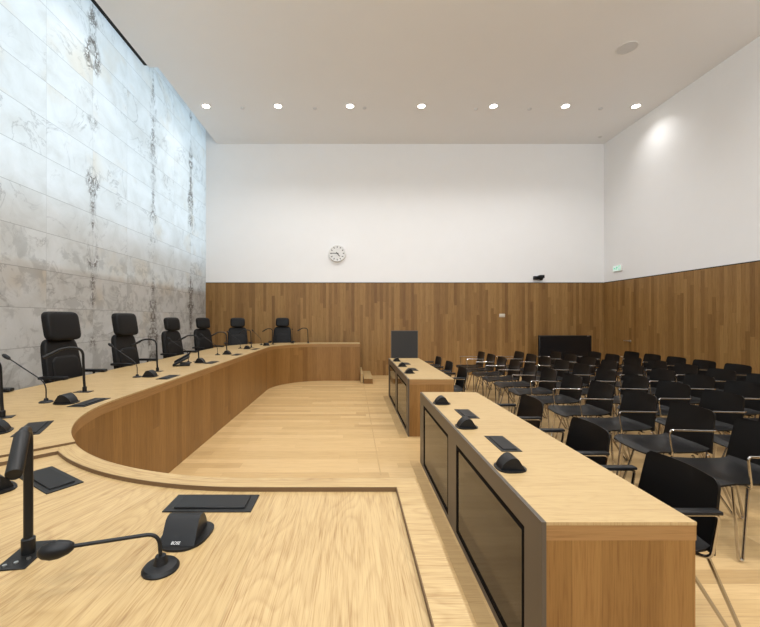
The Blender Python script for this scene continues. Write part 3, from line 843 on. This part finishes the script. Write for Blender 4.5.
# downlights
DLX = [(px - 351.5) * 8.3 / 382 for px in (206, 278, 350, 421.5, 493.5, 565.5, 636)]
dl = empty('downlight', 'x', 'ceiling light')
bm = bmesh.new(); lathe(bm, [(.075, -.001), (.105, -.001), (.105, -.012), (.098, -.016), (.078, -.010)], 32, None, True); link('trim_ring', bm, M_CLOCK, dl)
bm = bmesh.new(); lathe(bm, [(0, .0), (.0745, .0), (.0745, -.008), (0, -.008)], 32); link('lens', bm, M_LENS, dl)
for i, x in enumerate(DLX):
    w = ('leftmost, beside the stone wall', 'second from the left', 'third from the left', 'middle of the row', 'third from the right', 'second from the right', 'rightmost, by the right wall')[i]
    place(dl, i == 0, 'round lit recessed ceiling light, ' + w, (x, 8.30, H), 0, 'recessed ceiling lights')
def spot(x, y, P, ang_=132, col=(.985, .985, .99)):
    l = bpy.data.lights.new('ceiling_spot', 'SPOT'); l.energy = P; l.spot_size = math.radians(ang_); l.spot_blend = 1.0
    l.color = col; l.shadow_soft_size = .07
    o = bpy.data.objects.new('ceiling_spot', l); C.objects.link(o); o.location = (x, y, H - .03); o['kind'] = 'helper'
    return o
PW = 172
for y in (8.3, 5.3, 2.3, -.7):
    for i, x in enumerate(DLX):
        if i == 0: x += .0
        spot(x, y, PW * (.30 if i == 6 else .45 if i == 0 else .65 if i in (4, 5) and y < 6 else 1))
# sprinklers and speaker in the ceiling
sprk = empty('ceiling_sensor', 'x', 'sensor')
bm = bmesh.new(); lathe(bm, [(0, 0), (.045, 0), (.045, -.006), (.03, -.012), (.028, -.022), (0, -.024)], 20); link('housing', bm, M_GREYC, sprk)
SN = [(242.5, 107.8, 'between the first and second lights'), (315, 108.5, 'between the second and third lights'), (364.5, 108, 'just right of the third light'),
      (476, 109, 'left of the fifth light'), (529.5, 109, 'between the fifth and sixth lights'), (600.5, 108.6, 'between the last two lights'), (600, 136.8, 'near the back right corner')]
for i, (px, py, w) in enumerate(SN):
    Y = 382 * (H - 1.5) / (318.5 - py); place(sprk, i == 0, 'tiny grey ceiling sensor, ' + w, ((px - 351.5) * Y / 382, Y, H), 0, 'small ceiling sensors')
t = empty('ceiling_speaker', 'round grey speaker grille flush in the ceiling, upper right', 'speaker', (4.70, 6.52, H))
bm = bmesh.new(); lathe(bm, [(0, 0), (.148, 0), (.148, -.006), (0, -.009)], 40); link('grille', bm, M_GREYC, t)
bm = bmesh.new(); lathe(bm, [(.149, 0), (.165, 0), (.165, -.006), (.158, -.010), (.149, -.008)], 40, None, True); link('rim', bm, M_CLOCK, t)

# lamps in the cavity behind the stone, above an unseen ledge added to cut off their light
bm = bmesh.new(); box(bm, XL - .5, XL - .015, YF, YB, 2.14, 2.20); struct('added_light_stop', bm, M_WHITE)
for k in range(4):
    y0 = YF + (YB - YF) * (k + .5) / 4
    l = bpy.data.lights.new('stone_backlight', 'AREA'); l.shape = 'RECTANGLE'; l.size = 3.5; l.size_y = (YB - YF) / 4
    l.energy = 46; l.color = (.54, .78, 1.0)
    o = bpy.data.objects.new('stone_backlight', l); C.objects.link(o); o.location = (XL - .36, y0, 4.72); o.rotation_euler = (0, -PI / 2, 0); o['kind'] = 'helper'

# ------------------------------------------------------------------ camera, world, view
cam = bpy.data.cameras.new('camera'); co = bpy.data.objects.new('camera', cam); C.objects.link(co)
co.location = (0, 0, 1.5); co.rotation_euler = (PI / 2, 0, 0)
cam.sensor_fit = 'HORIZONTAL'; cam.sensor_width = 36; cam.lens = 382 / 760 * 36
cam.shift_x = 28.5 / 760; cam.shift_y = 5 / 760; cam.clip_start = .02
sc = bpy.context.scene; sc.camera = co
w = bpy.data.worlds.new('world'); sc.world = w; w.use_nodes = True
w.node_tree.nodes['Background'].inputs[0].default_value = (.9, .95, 1, 1); w.node_tree.nodes['Background'].inputs[1].default_value = .05
sc.view_settings.view_transform = 'Standard'; sc.view_settings.look = 'None'
sc.view_settings.gamma = 1; sc.view_settings.use_curve_mapping = False; sc.view_settings.exposure = 0.0
sc.cycles.max_bounces = 8; sc.cycles.diffuse_bounces = 5; sc.cycles.sample_clamp_indirect = 4
sc.cycles.use_denoising = True
